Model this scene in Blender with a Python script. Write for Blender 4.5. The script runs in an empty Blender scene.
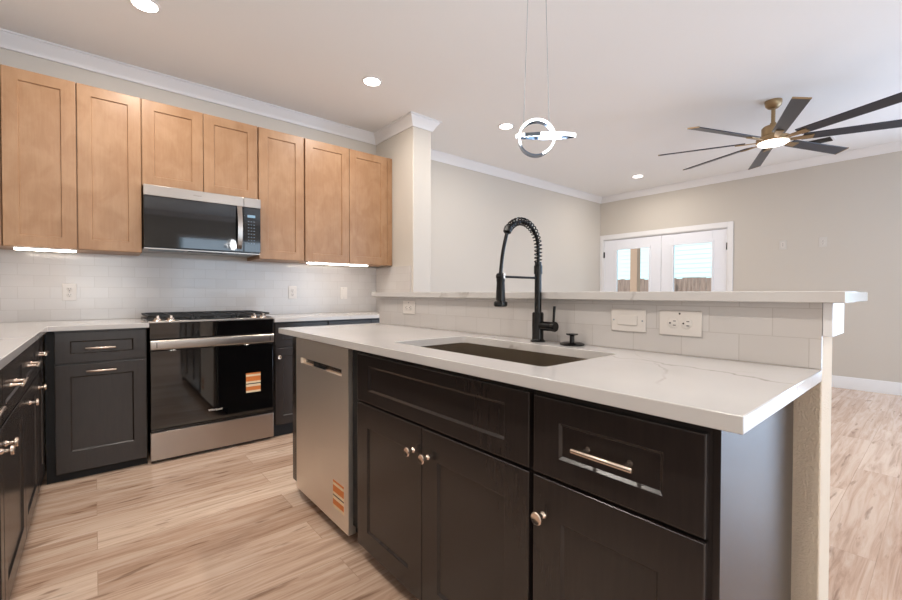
import bpy, bmesh, math, random
from mathutils import Vector, Matrix
random.seed(4)
PI = math.pi
S = bpy.context.scene
COL = S.collection

# ------------------------------------------------------------------ camera
YAW, PITCH, ROLL = map(math.radians, (40.2202, -0.8786, 0.1025))
fwd = Vector((math.sin(YAW)*math.cos(PITCH), math.cos(YAW)*math.cos(PITCH), math.sin(PITCH)))
rgt = Vector((math.cos(YAW), -math.sin(YAW), 0))
upv = rgt.cross(fwd)
R_ = rgt*math.cos(ROLL) + upv*math.sin(ROLL)
U_ = -rgt*math.sin(ROLL) + upv*math.cos(ROLL)
cam = bpy.data.cameras.new('camera')
cam.sensor_width = 36; cam.lens = 421.3935/902*36; cam.clip_start = .02; cam.clip_end = 200
camo = bpy.data.objects.new('camera', cam); COL.objects.link(camo)
M = Matrix((R_, U_, -fwd)).transposed().to_4x4(); M.translation = Vector((0, 0, 1.0977))
camo.matrix_world = M
S.camera = camo

# ------------------------------------------------------------------ world, daylight, exposure
S.view_settings.view_transform = 'Standard'
S.view_settings.look = 'None'
S.view_settings.gamma = 1
S.view_settings.use_curve_mapping = False
S.view_settings.exposure = 0.2
W = bpy.data.worlds.new('world'); S.world = W; W.use_nodes = True
wb = W.node_tree.nodes['Background']; wb.inputs[0].default_value = (.70, .86, 1, 1); wb.inputs[1].default_value = 1.6
sun = bpy.data.lights.new('sun', 'SUN'); sun.energy = 2.8; sun.angle = .02; sun.color = (1, .96, .9)
so = bpy.data.objects.new('sun', sun); COL.objects.link(so)
so.rotation_euler = Vector((.6, -.25, -.75)).to_track_quat('-Z', 'Y').to_euler()

def area(name, loc, direction, sx, sy, power, color):
    l = bpy.data.lights.new(name, 'AREA'); l.shape = 'RECTANGLE'; l.size = sx; l.size_y = sy; l.energy = power; l.color = color
    o = bpy.data.objects.new(name, l); COL.objects.link(o); o.location = loc
    o.rotation_euler = Vector(direction).to_track_quat('-Z', 'Z').to_euler()
    return o
COOL = (.80, .89, 1)
# daylight through the big window of the living room (right wall, outside the frame); unseen fill lamps added behind the camera
area('daylight_window_right', (6.72, -1.72, 1.2), (-1, 0, 0), 2.5, 2.1, 135, (.52, .71, 1))
area('added_fill_front', (3.1, -3.24, 1.25), (0, 1, 0), 3.4, 2.0, 42, (.66, .81, 1))  # invented source behind the camera, added as even frontal fill
area('added_fill_small', (.1, -3.24, 1.45), (0, 1, 0), 1.0, 1.5, 20, (1, .94, .87))  # invented source behind the camera, added to light the range wall

# ------------------------------------------------------------------ materials
def lin(c):
    return tuple(((v/255/12.92) if v/255 <= .04045 else ((v/255+.055)/1.055)**2.4) for v in c)
def mat(name, rgb, rough=.5, metal=0, spec=.5, emit=None, est=0):
    m = bpy.data.materials.new(name); m.use_nodes = True
    b = m.node_tree.nodes['Principled BSDF']
    b.inputs['Base Color'].default_value = (*lin(rgb), 1)
    b.inputs['Roughness'].default_value = rough; b.inputs['Metallic'].default_value = metal
    b.inputs['Specular IOR Level'].default_value = spec
    if emit: b.inputs['Emission Color'].default_value = (*lin(emit), 1); b.inputs['Emission Strength'].default_value = est
    return m
class NT:
    def __init__(s, m): s.t = m.node_tree; s.b = s.t.nodes['Principled BSDF']
    def n(s, typ, **kw):
        x = s.t.nodes.new(typ)
        for k, v in kw.items(): setattr(x, k, v)
        return x
    def l(s, a, b): s.t.links.new(a, b)
    def coord(s, scale=(1, 1, 1), rot=(0, 0, 0), loc=(0, 0, 0)):
        c = s.n('ShaderNodeTexCoord'); m = s.n('ShaderNodeMapping')
        m.inputs['Scale'].default_value = scale; m.inputs['Rotation'].default_value = rot; m.inputs['Location'].default_value = loc
        s.l(c.outputs['Object'], m.inputs['Vector']); return m.outputs['Vector']
    def noise(s, vec, scale, detail=4, rough=.55, dist=0):
        x = s.n('ShaderNodeTexNoise'); x.inputs['Scale'].default_value = scale; x.inputs['Detail'].default_value = detail
        x.inputs['Roughness'].default_value = rough; x.inputs['Distortion'].default_value = dist
        s.l(vec, x.inputs['Vector']); return x.outputs['Fac']
    def ramp(s, fac, stops):
        r = s.n('ShaderNodeValToRGB'); e = r.color_ramp.elements
        while len(e) < len(stops): e.new(.5)
        for i, (p, c) in enumerate(stops): e[i].position = p; e[i].color = (*lin(c), 1)
        s.l(fac, r.inputs[0]); return r.outputs[0]
    def mix(s, a, b, fac, mode='MIX'):
        x = s.n('ShaderNodeMix', data_type='RGBA', blend_type=mode)
        for v, i in ((fac, 0), (a, 6), (b, 7)):
            if hasattr(v, 'is_linked'): s.l(v, x.inputs[i])
            elif i == 0: x.inputs[0].default_value = v
            else: x.inputs[i].default_value = (*lin(v), 1)
        return x.outputs[2]
    def bump(s, h, strength=.2, dist=.002):
        x = s.n('ShaderNodeBump'); x.inputs['Strength'].default_value = strength; x.inputs['Distance'].default_value = dist
        s.l(h, x.inputs['Height']); s.l(x.outputs[0], s.b.inputs['Normal'])
    def col(s, c): s.l(c, s.b.inputs['Base Color'])
MT = {}
def plaster(name, rgb, rough=.75, bs=.12, sc=90):
    m = mat(name, rgb, rough, spec=.3); k = NT(m); v = k.coord()
    k.bump(k.noise(v, sc, 3), bs, .003 if bs < .5 else .006); MT[name] = m; return m
plaster('ceiling_paint', (240, 240, 240), .9, .10, 70)
plaster('wall_paint', (203, 196, 187), .8, .10, 90)
plaster('texture_paint', (230, 213, 192), .75, .8, 260)
MT['trim_white'] = mat('trim_white', (232, 231, 232), .4)
MT['door_white'] = mat('door_white', (236, 238, 245), .4)
MT['white_plastic'] = mat('white_plastic', (216, 209, 203), .35)
MT['wall_plastic'] = mat('wall_plastic', (206, 201, 195), .4)
MT['slot_dark'] = mat('slot_dark', (40, 36, 34), .6)
MT['black_metal'] = mat('black_metal', (10, 9, 9), .22, 0, .35)
MT['black_gap'] = mat('black_gap', (14, 13, 13), .7)
MT['nickel'] = mat('nickel', (222, 205, 190), .26, 1)
MT['chrome'] = mat('chrome', (225, 228, 232), .07, 1)
MT['dark_chrome'] = mat('dark_chrome', (120, 132, 146), .12, 1)
MT['black_glass'] = mat('black_glass', (9, 9, 10), .04, 0, .95)
MT['iron'] = mat('iron', (22, 21, 21), .5)
MT['black_enamel'] = mat('black_enamel', (16, 15, 15), .22)
MT['brass'] = mat('brass', (158, 134, 102), .38, .85)
MT['blade'] = mat('blade', (44, 46, 56), .32, .1)
MT['clear_glass'] = mat('clear_glass', (255, 255, 255), 0.0)
MT['lamp_white'] = mat('lamp_white', (255, 255, 255), .5, emit=(255, 247, 236), est=14)
MT['fan_lamp'] = mat('fan_lamp', (255, 255, 255), .5, emit=(255, 244, 232), est=5)
MT['led_cool'] = mat('led_cool', (255, 255, 255), .5, emit=(250, 252, 255), est=5)
MT['led_strip'] = mat('led_strip', (255, 255, 255), .5, emit=(255, 244, 228), est=15)
MT['sticker_orange'] = mat('sticker_orange', (214, 122, 52), .5)
MT['sticker_cream'] = mat('sticker_cream', (238, 214, 178), .5)
MT['print_black'] = mat('print_black', (30, 28, 28), .5)
MT['logo_silver'] = mat('logo_silver', (225, 215, 205), .4)
MT['logo_grey'] = mat('logo_grey', (95, 88, 84), .4)
MT['display_blue'] = mat('display_blue', (120, 150, 170), .3, emit=(130, 160, 180), est=.12)
MT['key_grey'] = mat('key_grey', (96, 110, 122), .4)
MT['post_wood'] = mat('post_wood', (172, 138, 114), .8)
MT['ground'] = mat('ground', (150, 145, 135), .9)
MT['grey_metal'] = mat('grey_metal', (150, 158, 165), .5, .4)
MT['cab_inside'] = mat('cab_inside', (196, 170, 136), .6)
# clear glass
gm = MT['clear_glass']; kb = gm.node_tree.nodes['Principled BSDF']
gt = gm.node_tree
tr = gt.nodes.new('ShaderNodeBsdfTransparent'); tr.inputs[0].default_value = (.96, .98, .98, 1)
gl = gt.nodes.new('ShaderNodeBsdfGlossy'); gl.inputs['Roughness'].default_value = .02
fr = gt.nodes.new('ShaderNodeFresnel'); fr.inputs[0].default_value = 1.3
mx = gt.nodes.new('ShaderNodeMixShader')
gt.links.new(fr.outputs[0], mx.inputs[0]); gt.links.new(tr.outputs[0], mx.inputs[1]); gt.links.new(gl.outputs[0], mx.inputs[2])
gt.links.new(mx.outputs[0], gt.nodes['Material Output'].inputs[0])
# espresso cabinets
m = MT['espresso'] = mat('espresso', (46, 39, 36), .27, spec=.52); k = NT(m)
v = k.coord((14, 14, 1.5)); n = k.noise(v, 6, 6, .6)
k.col(k.ramp(n, [(.3, (41, 35, 33)), (.7, (46, 39, 36))]))
# maple cabinets
m = MT['maple'] = mat('maple', (196, 152, 110), .38, spec=.45); k = NT(m)
v = k.coord((16, 16, 1.2)); n = k.noise(v, 5, 8, .62, .3)
c1 = k.ramp(n, [(.25, (152, 113, 81)), (.75, (170, 132, 98))])
n2 = k.noise(k.coord((3, 3, 2)), 3.2, 3, .5, .5)
c2 = k.ramp(n2, [(.35, (146, 107, 75)), (.65, (172, 136, 104))])
k.col(k.mix(c1, c2, .5))
# stainless
def steel(name, rgb, rough, stretch, aniso=.0):
    m = MT[name] = mat(name, rgb, rough, 1); k = NT(m)
    n = k.noise(k.coord(stretch), 6, 4)
    mr = k.n('ShaderNodeMapRange'); mr.inputs[3].default_value = rough-.02; mr.inputs[4].default_value = rough+.03
    k.l(n, mr.inputs[0]); k.l(mr.outputs[0], k.b.inputs['Roughness'])
    k.bump(n, .02, .0005)
    if aniso:
        k.b.inputs['Anisotropic'].default_value = aniso; k.b.inputs['Anisotropic Rotation'].default_value = .25
        tg = k.n('ShaderNodeTangent', direction_type='RADIAL', axis='Z'); k.l(tg.outputs[0], k.b.inputs['Tangent'])
steel('steel', (172, 163, 156), .28, (2, 2, 120))
steel('steel_brushed', (240, 232, 222), .46, (2, 2, 120), .5)
steel('steel_sink', (215, 205, 192), .22, (80, 2, 2))
# quartz
m = MT['quartz'] = mat('quartz', (226, 220, 217), .10, spec=.5); k = NT(m)
v = k.coord()
def vein(p, q, wob, wid, sc):
    """thin wandering mineral vein along the line p-q of the slab"""
    d = Vector((q[0]-p[0], q[1]-p[1])).normalized(); nx, ny = -d.y, d.x
    dp = k.n('ShaderNodeVectorMath', operation='DOT_PRODUCT'); k.l(v, dp.inputs[0]); dp.inputs[1].default_value = (nx, ny, 0)
    nz = k.noise(v, sc, 5, .55); ma = k.n('ShaderNodeMath', operation='MULTIPLY_ADD'); k.l(nz, ma.inputs[0])
    ma.inputs[1].default_value = wob; k.l(dp.outputs['Value'], ma.inputs[2])
    su = k.n('ShaderNodeMath', operation='SUBTRACT'); k.l(ma.outputs[0], su.inputs[0]); su.inputs[1].default_value = p[0]*nx+p[1]*ny+wob*.5
    ab = k.n('ShaderNodeMath', operation='ABSOLUTE'); k.l(su.outputs[0], ab.inputs[0])
    mr = k.n('ShaderNodeMapRange', interpolation_type='SMOOTHSTEP'); k.l(ab.outputs[0], mr.inputs[0])
    mr.inputs[1].default_value = 0; mr.inputs[2].default_value = wid; mr.inputs[3].default_value = 1; mr.inputs[4].default_value = 0
    return mr.outputs[0]
c = k.ramp(k.noise(v, 2.5, 3), [(.3, (199, 194, 191)), (.7, (205, 201, 198))])
for i_, (p_, q_, wob, wid, sc, st_) in enumerate((((1.20, .62), (1.16, .38), .22, .010, 5, .55), ((1.36, .66), (.98, .40), .16, .006, 4, .5), ((1.0, 1.9), (1.3, 1.5), .25, .008, 3, .4), ((-.5, 2.2), (-.3, 3.0), .3, .008, 3, .4), ((.9, 1.0), (1.3, .1), .3, .005, 4, .35))):
    msk = k.ramp(k.noise(k.coord(loc=(i_*3.7, 1.3, 0)), 3.2, 2), [(.46, (0, 0, 0)), (.6, (255, 255, 255))])
    f_ = k.mix(vein(p_, q_, wob, wid, sc), msk, 1.0, 'MULTIPLY')
    mu = k.n('ShaderNodeMath', operation='MULTIPLY'); mu.inputs[1].default_value = st_; k.l(f_, mu.inputs[0])
    c = k.mix(c, (135, 124, 118), mu.outputs[0])
k.col(c)
# subway tile, one material per wall direction
def tile(name, rot):
    m = MT[name] = mat(name, (226, 220, 215), .14, spec=.5); k = NT(m)
    c = k.n('ShaderNodeTexCoord'); s = k.n('ShaderNodeSeparateXYZ'); k.l(c.outputs['Object'], s.inputs[0])
    cb = k.n('ShaderNodeCombineXYZ'); k.l(s.outputs[rot], cb.inputs[0])
    sub = k.n('ShaderNodeMath', operation='SUBTRACT'); sub.inputs[1].default_value = .909 - 0.0762*20
    k.l(s.outputs[2], sub.inputs[0]); k.l(sub.outputs[0], cb.inputs[1])
    b = k.n('ShaderNodeTexBrick', offset=.5, offset_frequency=2)
    b.inputs['Scale'].default_value = 1; b.inputs['Brick Width'].default_value = .1524; b.inputs['Row Height'].default_value = .0762
    b.inputs['Mortar Size'].default_value = .0013; b.inputs['Mortar Smooth'].default_value = .3; b.inputs['Bias'].default_value = 0
    b.inputs['Color1'].default_value = (*lin((203, 198, 195)), 1); b.inputs['Color2'].default_value = (*lin((198, 192, 188)), 1)
    b.inputs['Mortar'].default_value = (*lin((186, 179, 174)), 1)
    k.l(cb.outputs[0], b.inputs['Vector']); k.col(b.outputs['Color'])
    inv = k.n('ShaderNodeMath', operation='SUBTRACT'); inv.inputs[0].default_value = 1; k.l(b.outputs['Fac'], inv.inputs[1])
    k.bump(inv.outputs[0], .3, .001)
tile('tile_x', 0); tile('tile_y', 1)
# plank floor, planks along X
m = MT['planks'] = mat('planks', (205, 172, 146), .27, spec=.65); k = NT(m)
v = k.coord()
b = k.n('ShaderNodeTexBrick', offset=.37, offset_frequency=2)
b.inputs['Scale'].default_value = 1; b.inputs['Brick Width'].default_value = 1.22; b.inputs['Row Height'].default_value = .18
b.inputs['Mortar Size'].default_value = .0012; b.inputs['Mortar Smooth'].default_value = .2
b.inputs['Color1'].default_value = (0, 0, 0, 1); b.inputs['Color2'].default_value = (1, 1, 1, 1); b.inputs['Mortar'].default_value = (.5, .5, .5, 1)
k.l(v, b.inputs['Vector'])
# per-plank shift of the grain
cmb = k.n('ShaderNodeVectorMath', operation='MULTIPLY_ADD')
k.l(b.outputs['Color'], cmb.inputs[0]); cmb.inputs[1].default_value = (37, 23, 15); k.l(v, cmb.inputs[2])
mp = k.n('ShaderNodeMapping'); mp.inputs['Scale'].default_value = (1.1, 15, 1); k.l(cmb.outputs[0], mp.inputs['Vector'])
g1 = k.noise(mp.outputs[0], 1.6, 9, .66, .9)
mp2 = k.n('ShaderNodeMapping'); mp2.inputs['Scale'].default_value = (2.6, 15, 1); k.l(cmb.outputs[0], mp2.inputs['Vector'])
g2 = k.noise(mp2.outputs[0], 1.5, 3, .5, .3)
tone = k.ramp(b.outputs['Color'], [(0, (172, 136, 112)), (.5, (212, 182, 160)), (1, (234, 211, 191))])
grain = k.ramp(g1, [(.34, (146, 112, 92)), (.47, (206, 176, 154)), (.62, (234, 213, 195))])
c = k.mix(tone, grain, .5)
knots = k.ramp(g2, [(.30, (255, 255, 255)), (.375, (0, 0, 0))])
kk = k.n('ShaderNodeMath', operation='MULTIPLY'); kk.inputs[1].default_value = .68; k.l(knots, kk.inputs[0])
c = k.mix(c, (128, 96, 76), kk.outputs[0])
gap = k.n('ShaderNodeMath', operation='MULTIPLY'); gap.inputs[1].default_value = .5; k.l(b.outputs['Fac'], gap.inputs[0])
c = k.mix(c, (140, 105, 82), gap.outputs[0]); k.col(c)
k.bump(g1, .05, .001)
# fence boards and neighbour's siding
m = MT['fence_wood'] = mat('fence_wood', (160, 132, 116), .85); k = NT(m)
k.col(k.ramp(k.noise(k.coord((8, 8, 1)), 3, 5), [(.3, (118, 94, 82)), (.7, (160, 134, 120))]))
m = MT['siding'] = mat('siding', (214, 238, 238), .6)

# ------------------------------------------------------------------ mesh helpers
class MB:
    def __init__(s): s.v = []; s.f = []; s.mi = []; s.flat = False
    def add(s, vs, fs, mi=0):
        o = len(s.v); s.v += [tuple(p) for p in vs]
        for f in fs: s.f.append(tuple(o+i for i in f)); s.mi.append(mi)
        return s
    def box(s, x0, x1, y0, y1, z0, z1, mi=0):
        return s.add([(x, y, z) for x in (x0, x1) for y in (y0, y1) for z in (z0, z1)],
                     [(0, 1, 3, 2), (4, 6, 7, 5), (0, 4, 5, 1), (2, 3, 7, 6), (0, 2, 6, 4), (1, 5, 7, 3)], mi)
    def prism(s, pts, z0, z1, mi=0):
        n = len(pts)
        return s.add([(x, y, z0) for x, y in pts]+[(x, y, z1) for x, y in pts],
                     [tuple(range(n))[::-1], tuple(range(n, 2*n))]+[(i, (i+1) % n, n+(i+1) % n, n+i) for i in range(n)], mi)
    def lathe(s, base, axis, prof, seg=24, mi=0):
        ax = Vector(axis).normalized(); a = ax.orthogonal().normalized(); b = ax.cross(a); base = Vector(base)
        vs = []; fs = []
        for r, h in prof:
            for i in range(seg):
                t = 2*PI*i/seg; vs.append(base+ax*h+(a*math.cos(t)+b*math.sin(t))*max(r, 1e-5))
        for j in range(len(prof)-1):
            for i in range(seg):
                fs.append((j*seg+i, j*seg+(i+1) % seg, (j+1)*seg+(i+1) % seg, (j+1)*seg+i))
        fs.append(tuple(range(seg))[::-1]); fs.append(tuple((len(prof)-1)*seg+i for i in range(seg)))
        return s.add(vs, fs, mi)
    def cyl(s, p, q, r, r2=None, seg=20, mi=0):
        p = Vector(p); q = Vector(q); return s.lathe(p, q-p, [(r, 0), (r2 if r2 else r, (q-p).length)], seg, mi)
    def tube(s, path, r, seg=10, mi=0):
        P = [Vector(p) for p in path]; vs = []; fs = []; n = len(P)
        t0 = (P[1]-P[0]).normalized(); a = t0.orthogonal().normalized()
        for i, p in enumerate(P):
            t = (P[min(i+1, n-1)]-P[max(i-1, 0)]).normalized()
            a = (a-t*a.dot(t)).normalized(); b = t.cross(a)
            for k_ in range(seg):
                th = 2*PI*k_/seg; vs.append(p+(a*math.cos(th)+b*math.sin(th))*r)
        for i in range(n-1):
            for k_ in range(seg):
                fs.append((i*seg+k_, i*seg+(k_+1) % seg, (i+1)*seg+(k_+1) % seg, (i+1)*seg+k_))
        fs.append(tuple(range(seg))[::-1]); fs.append(tuple((n-1)*seg+i for i in range(seg)))
        return s.add(vs, fs, mi)
    def shaker(s, O, u, n, w, h, t=.02, sl=.057, sr=None, sb=None, st=None, rec=.0065, bev=.0075, mi=0):
        """recessed-panel front: O lower corner at the back, u along the width, n outward"""
        O = Vector(O); u = Vector(u); n = Vector(n); z = Vector((0, 0, 1)); s.flat = True
        sr = sl if sr is None else sr; sb = sl if sb is None else sb; st = sb if st is None else st
        def loop(l, r, b, tt, d): return [O+u*a+z*c+n*d for a, c in ((l, b), (w-r, b), (w-r, h-tt), (l, h-tt))]
        e = .003
        L = [loop(0, 0, 0, 0, 0), loop(0, 0, 0, 0, t-e)]
        L += [loop(e*(1-math.cos(q)), e*(1-math.cos(q)), e*(1-math.cos(q)), e*(1-math.cos(q)), t-e+e*math.sin(q)) for q in (PI/6, PI/3, PI/2)]
        for a, dd_ in ((0, 0), (bev*.12, rec*.06), (bev*.88, rec*.94), (bev, rec)): L.append(loop(sl+a, sr+a, sb+a, st+a, t-dd_))
        vs = [p for l in L for p in l]; fs = [(3, 2, 1, 0)]
        for j in range(len(L)-1):
            for i in range(4): fs.append((4*j+i, 4*j+(i+1) % 4, 4*j+4+(i+1) % 4, 4*j+4+i))
        k0 = 4*len(L)-4; fs.append((k0, k0+1, k0+2, k0+3)); return s.add(vs, fs, mi)
    def build(s, name, mats, parent=None, bevel=0, smooth=True, label=None):
        me = bpy.data.meshes.new(name); me.from_pydata(s.v, [], s.f)
        mats = mats if isinstance(mats, (list, tuple)) else [mats]
        for x in mats: me.materials.append(MT[x])
        me.polygons.foreach_set('material_index', s.mi)
        bm = bmesh.new(); bm.from_mesh(me); bmesh.ops.recalc_face_normals(bm, faces=bm.faces); bm.to_mesh(me); bm.free()
        if smooth and not s.flat:
            me.polygons.foreach_set('use_smooth', [True]*len(me.polygons)); me.set_sharp_from_angle(angle=math.radians(35))
        o = bpy.data.objects.new(name, me); COL.objects.link(o)
        if bevel:
            b = o.modifiers.new('edge', 'BEVEL'); b.width = bevel; b.segments = 2; b.limit_method = 'ANGLE'; b.angle_limit = math.radians(40)
            b.harden_normals = False
        if parent is not None:
            o.parent = parent; o.matrix_parent_inverse = WM(parent).inverted()
        if label: o['label'] = label
        return o
def WM(o):
    m = o.matrix_basis.copy()
    if o.parent is not None: m = WM(o.parent) @ o.matrix_parent_inverse @ m
    return m
def thing(name, label, cat, loc=(0, 0, 0), group=None):
    o = bpy.data.objects.new(name, None); COL.objects.link(o); o.location = loc; o.empty_display_size = .1
    return tag(o, label, cat, group)
def tag(o, label, cat, group=None):
    o['label'] = label; o['category'] = cat
    if group: o['group'] = group
    return o
def struct(o): o['kind'] = 'structure'; return o
def text(body, name, origin, u, n, width, material, parent, bold=0, depth=.0004):
    """flat lettering of the given width, on a face with outward normal n"""
    cu = bpy.data.curves.new(name, 'FONT'); cu.body = body; cu.extrude = 0; cu.align_x = 'CENTER'; cu.align_y = 'CENTER'; cu.offset = bold
    tmp = bpy.data.objects.new(name, cu); COL.objects.link(tmp)
    me = bpy.data.meshes.new_from_object(tmp.evaluated_get(bpy.context.evaluated_depsgraph_get()))
    bpy.data.objects.remove(tmp); bpy.data.curves.remove(cu)
    xs = [v.co.x for v in me.vertices]; s = width/(max(xs)-min(xs))
    u = Vector(u); n = Vector(n); O = Vector(origin); z = Vector((0, 0, 1))
    for v in me.vertices: v.co = O+u*v.co.x*s+z*v.co.y*s+n*depth
    me.materials.clear(); me.materials.append(MT[material]); me.name = name
    o = bpy.data.objects.new(name, me); COL.objects.link(o)
    o.parent = parent; o.matrix_parent_inverse = WM(parent).inverted()
    return o
def copy_tree(src, loc, label, group=None):
    r = src.copy(); COL.objects.link(r); r.location = loc; r['label'] = label
    if group: r['group'] = group
    for ch in list(src.children):
        c = ch.copy(); COL.objects.link(c); c.parent = r
        for g in list(ch.children):
            d = g.copy(); COL.objects.link(d); d.parent = c
    return r

def knob(parent, p, n):
    p = Vector(p)
    return MB().lathe(p, n, [(.0095, 0), (.0085, .003), (.0055, .007), (.0055, .017), (.012, .0195), (.0155, .022), (.0155, .027), (.013, .0295), (.011, .0285), (.0, .028)], 24).build('knob', 'nickel', parent)
def pull(parent, p, u, n, length=.145, cc=.096, r=.006):
    p = Vector(p); u = Vector(u); n = Vector(n); mb = MB()
    for s in (-1, 1):
        b = p+u*s*cc/2; mb.lathe(b, n, [(.007, 0), (.006, .004), (.0045, .008), (.0045, .03)], 16)
    c = p+n*.033
    mb.lathe(c-u*length/2, u, [(r*.8, 0), (r, .002), (r, length-.002), (r*.8, length)], 20)
    return mb.build('pull', 'nickel', parent)

# ------------------------------------------------------------------ room shell
XL, XR, YF, YB, ZC = -.84, 6.68, -3.2, 3.905, 2.743
XW0, XW1, YW = 2.27, 2.48, 3.233          # stub wall at the end of the range run
struct(MB().box(XL-.12, XR+.12, YF-.12, YB+.12, -.1, 0).build('floor', 'planks'))
struct(MB().box(XL-.12, XR+.12, YF-.12, YB+.12, ZC, ZC+.12).build('ceiling', 'ceiling_paint'))
struct(MB().box(XL-.12, XR+.12, YB, YB+.12, 0, ZC).build('wall_back', 'wall_paint'))
struct(MB().box(XL-.12, XL, YF, YB, 0, ZC).build('wall_left', 'wall_paint'))
struct(MB().box(XW0, XW1, YW, YB, 0, ZC).build('wall_stub', 'wall_paint', bevel=.006))
def wall_with_holes(name, fixed, a0, a1, holes, axis):
    mb = MB(); t0, t1 = fixed; xs = a0
    def put(p0, p1, z0, z1):
        if axis == 'y': mb.box(t0, t1, p0, p1, z0, z1)
        else: mb.box(p0, p1, t0, t1, z0, z1)
    for h0, h1, z0, z1 in sorted(holes):
        put(xs, h0, 0, ZC)
        if z0 > 0: put(h0, h1, 0, z0)
        put(h0, h1, z1, ZC); xs = h1
    put(xs, a1, 0, ZC)
    return struct(mb.build(name, 'wall_paint', smooth=False))
DY0, DY1, DZ = 1.985, 3.845, 2.02        # french door opening
wall_with_holes('wall_right', (XR, XR+.12), YF, YB, [(DY0, DY1, 0, DZ), (-3.0, -.44, .12, 2.28)], 'y')
wall_with_holes('wall_front', (YF-.12, YF), XL, XR, [(1.3, 4.9, .2, 2.3), (-.45, .65, .65, 2.25)], 'x')  # both openings are made up to hold the fill lamps
def window(n, axis, fixed, a0, a1, z0, z1, muntins):
    mb = MB(); f = .05
    def put(p0, p1, q0, q1, m, d0=0, d1=.05):
        if axis == 'y': m.box(fixed+d0, fixed+d1, p0, p1, q0, q1)
        else: m.box(p0, p1, fixed-d1, fixed-d0, q0, q1)
    put(a0, a1, z0, z0+f, mb); put(a0, a1, z1-f, z1, mb); put(a0, a0+f, z0+f, z1-f, mb); put(a1-f, a1, z0+f, z1-f, mb)
    for i in range(1, muntins): c = a0+(a1-a0)*i/muntins; put(c-f/2, c+f/2, z0+f, z1-f, mb)
    o = struct(mb.build('window_%d' % n, 'trim_white'))
    g = MB(); put(a0+f, a1-f, z0+f, z1-f, g, .02, .026); g.build('pane', 'clear_glass', o)
window(1, 'y', XR+.06, -3.0, -.44, .12, 2.28, 2)
window(2, 'x', YF-.06, 1.3, 4.9, .2, 2.3, 3)  # unseen window, added around the large fill lamp
window(3, 'x', YF-.06, -.45, .65, .65, 2.25, 1)  # unseen window, added around the small fill lamp

# crown moulding swept round the room with mitred corners
def sweep(path, prof, closed, name, material):
    n = len(path); vs = []; fs = []; m = len(prof)
    for i in range(n):
        p = Vector(path[i]); a = Vector(path[i-1]); c = Vector(path[(i+1) % n])
        d0 = (p-a).normalized() if (closed or i > 0) else (c-p).normalized()
        d1 = (c-p).normalized() if (closed or i < n-1) else d0
        n0 = Vector((d0.y, -d0.x)); n1 = Vector((d1.y, -d1.x)); b = (n0+n1)/(1+n0.dot(n1))
        for o, z in prof: q = p+b*o; vs.append((q.x, q.y, z))
    for i in range(n if closed else n-1):
        j = (i+1) % n
        for k_ in range(m): fs.append((i*m+k_, i*m+(k_+1) % m, j*m+(k_+1) % m, j*m+k_))
    if not closed: fs.append(tuple(range(m))); fs.append(tuple((n-1)*m+k_ for k_ in range(m)))
    return MB().add(vs, fs).build(name, material)
crown = [(0, ZC), (0, ZC-.092), (.012, ZC-.092), (.017, ZC-.078), (.030, ZC-.062), (.050, ZC-.030), (.060, ZC-.020), (.062, ZC-.010), (.074, ZC-.010), (.074, ZC)]
struct(sweep([(XL, YB), (XW0, YB), (XW0, YW), (XW1, YW), (XW1, YB), (XR, YB), (XR, YF), (XL, YF)], crown, True, 'trim_1', 'trim_white'))
base = [(0, 0), (.015, 0), (.015, .122), (.010, .135), (0, .137)]
struct(sweep([(XR, DY0-.075), (XR, YF)], base, False, 'baseboard_right', 'trim_white'))
struct(sweep([(XW0+.012, YW), (XW1, YW), (XW1, YB), (XR, YB), (XR, DY1+.06)], base, False, 'baseboard_back', 'trim_white'))

# half wall of the island with its tile facing
IX, IY0, IY1 = 1.385, .204, 2.345
struct(MB().box(IX+.009, IX+.15, IY0, IY1, 0, 1.0765).build('wall_island', 'texture_paint', bevel=.004))
struct(MB().box(IX, IX+.0085, IY0, IY1, .9095, 1.0765).build('wall_island_tile', 'tile_y'))
struct(MB().box(IX, IX+.17, IY0-.02, IY0-.0005, .992, 1.0765).build('trim_2', 'trim_white', bevel=.002))
# tile behind the range and on the stub wall
TZ = 1.372
struct(MB().box(XL, XW0-.009, YB-.009, YB-.0002, .9095, TZ).build('wall_back_tile', 'tile_x'))
struct(MB().box(XW0-.009, XW0-.0002, YW+.028, YB-.009, .9095, TZ-.012).build('wall_stub_tile', 'tile_y'))

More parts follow.
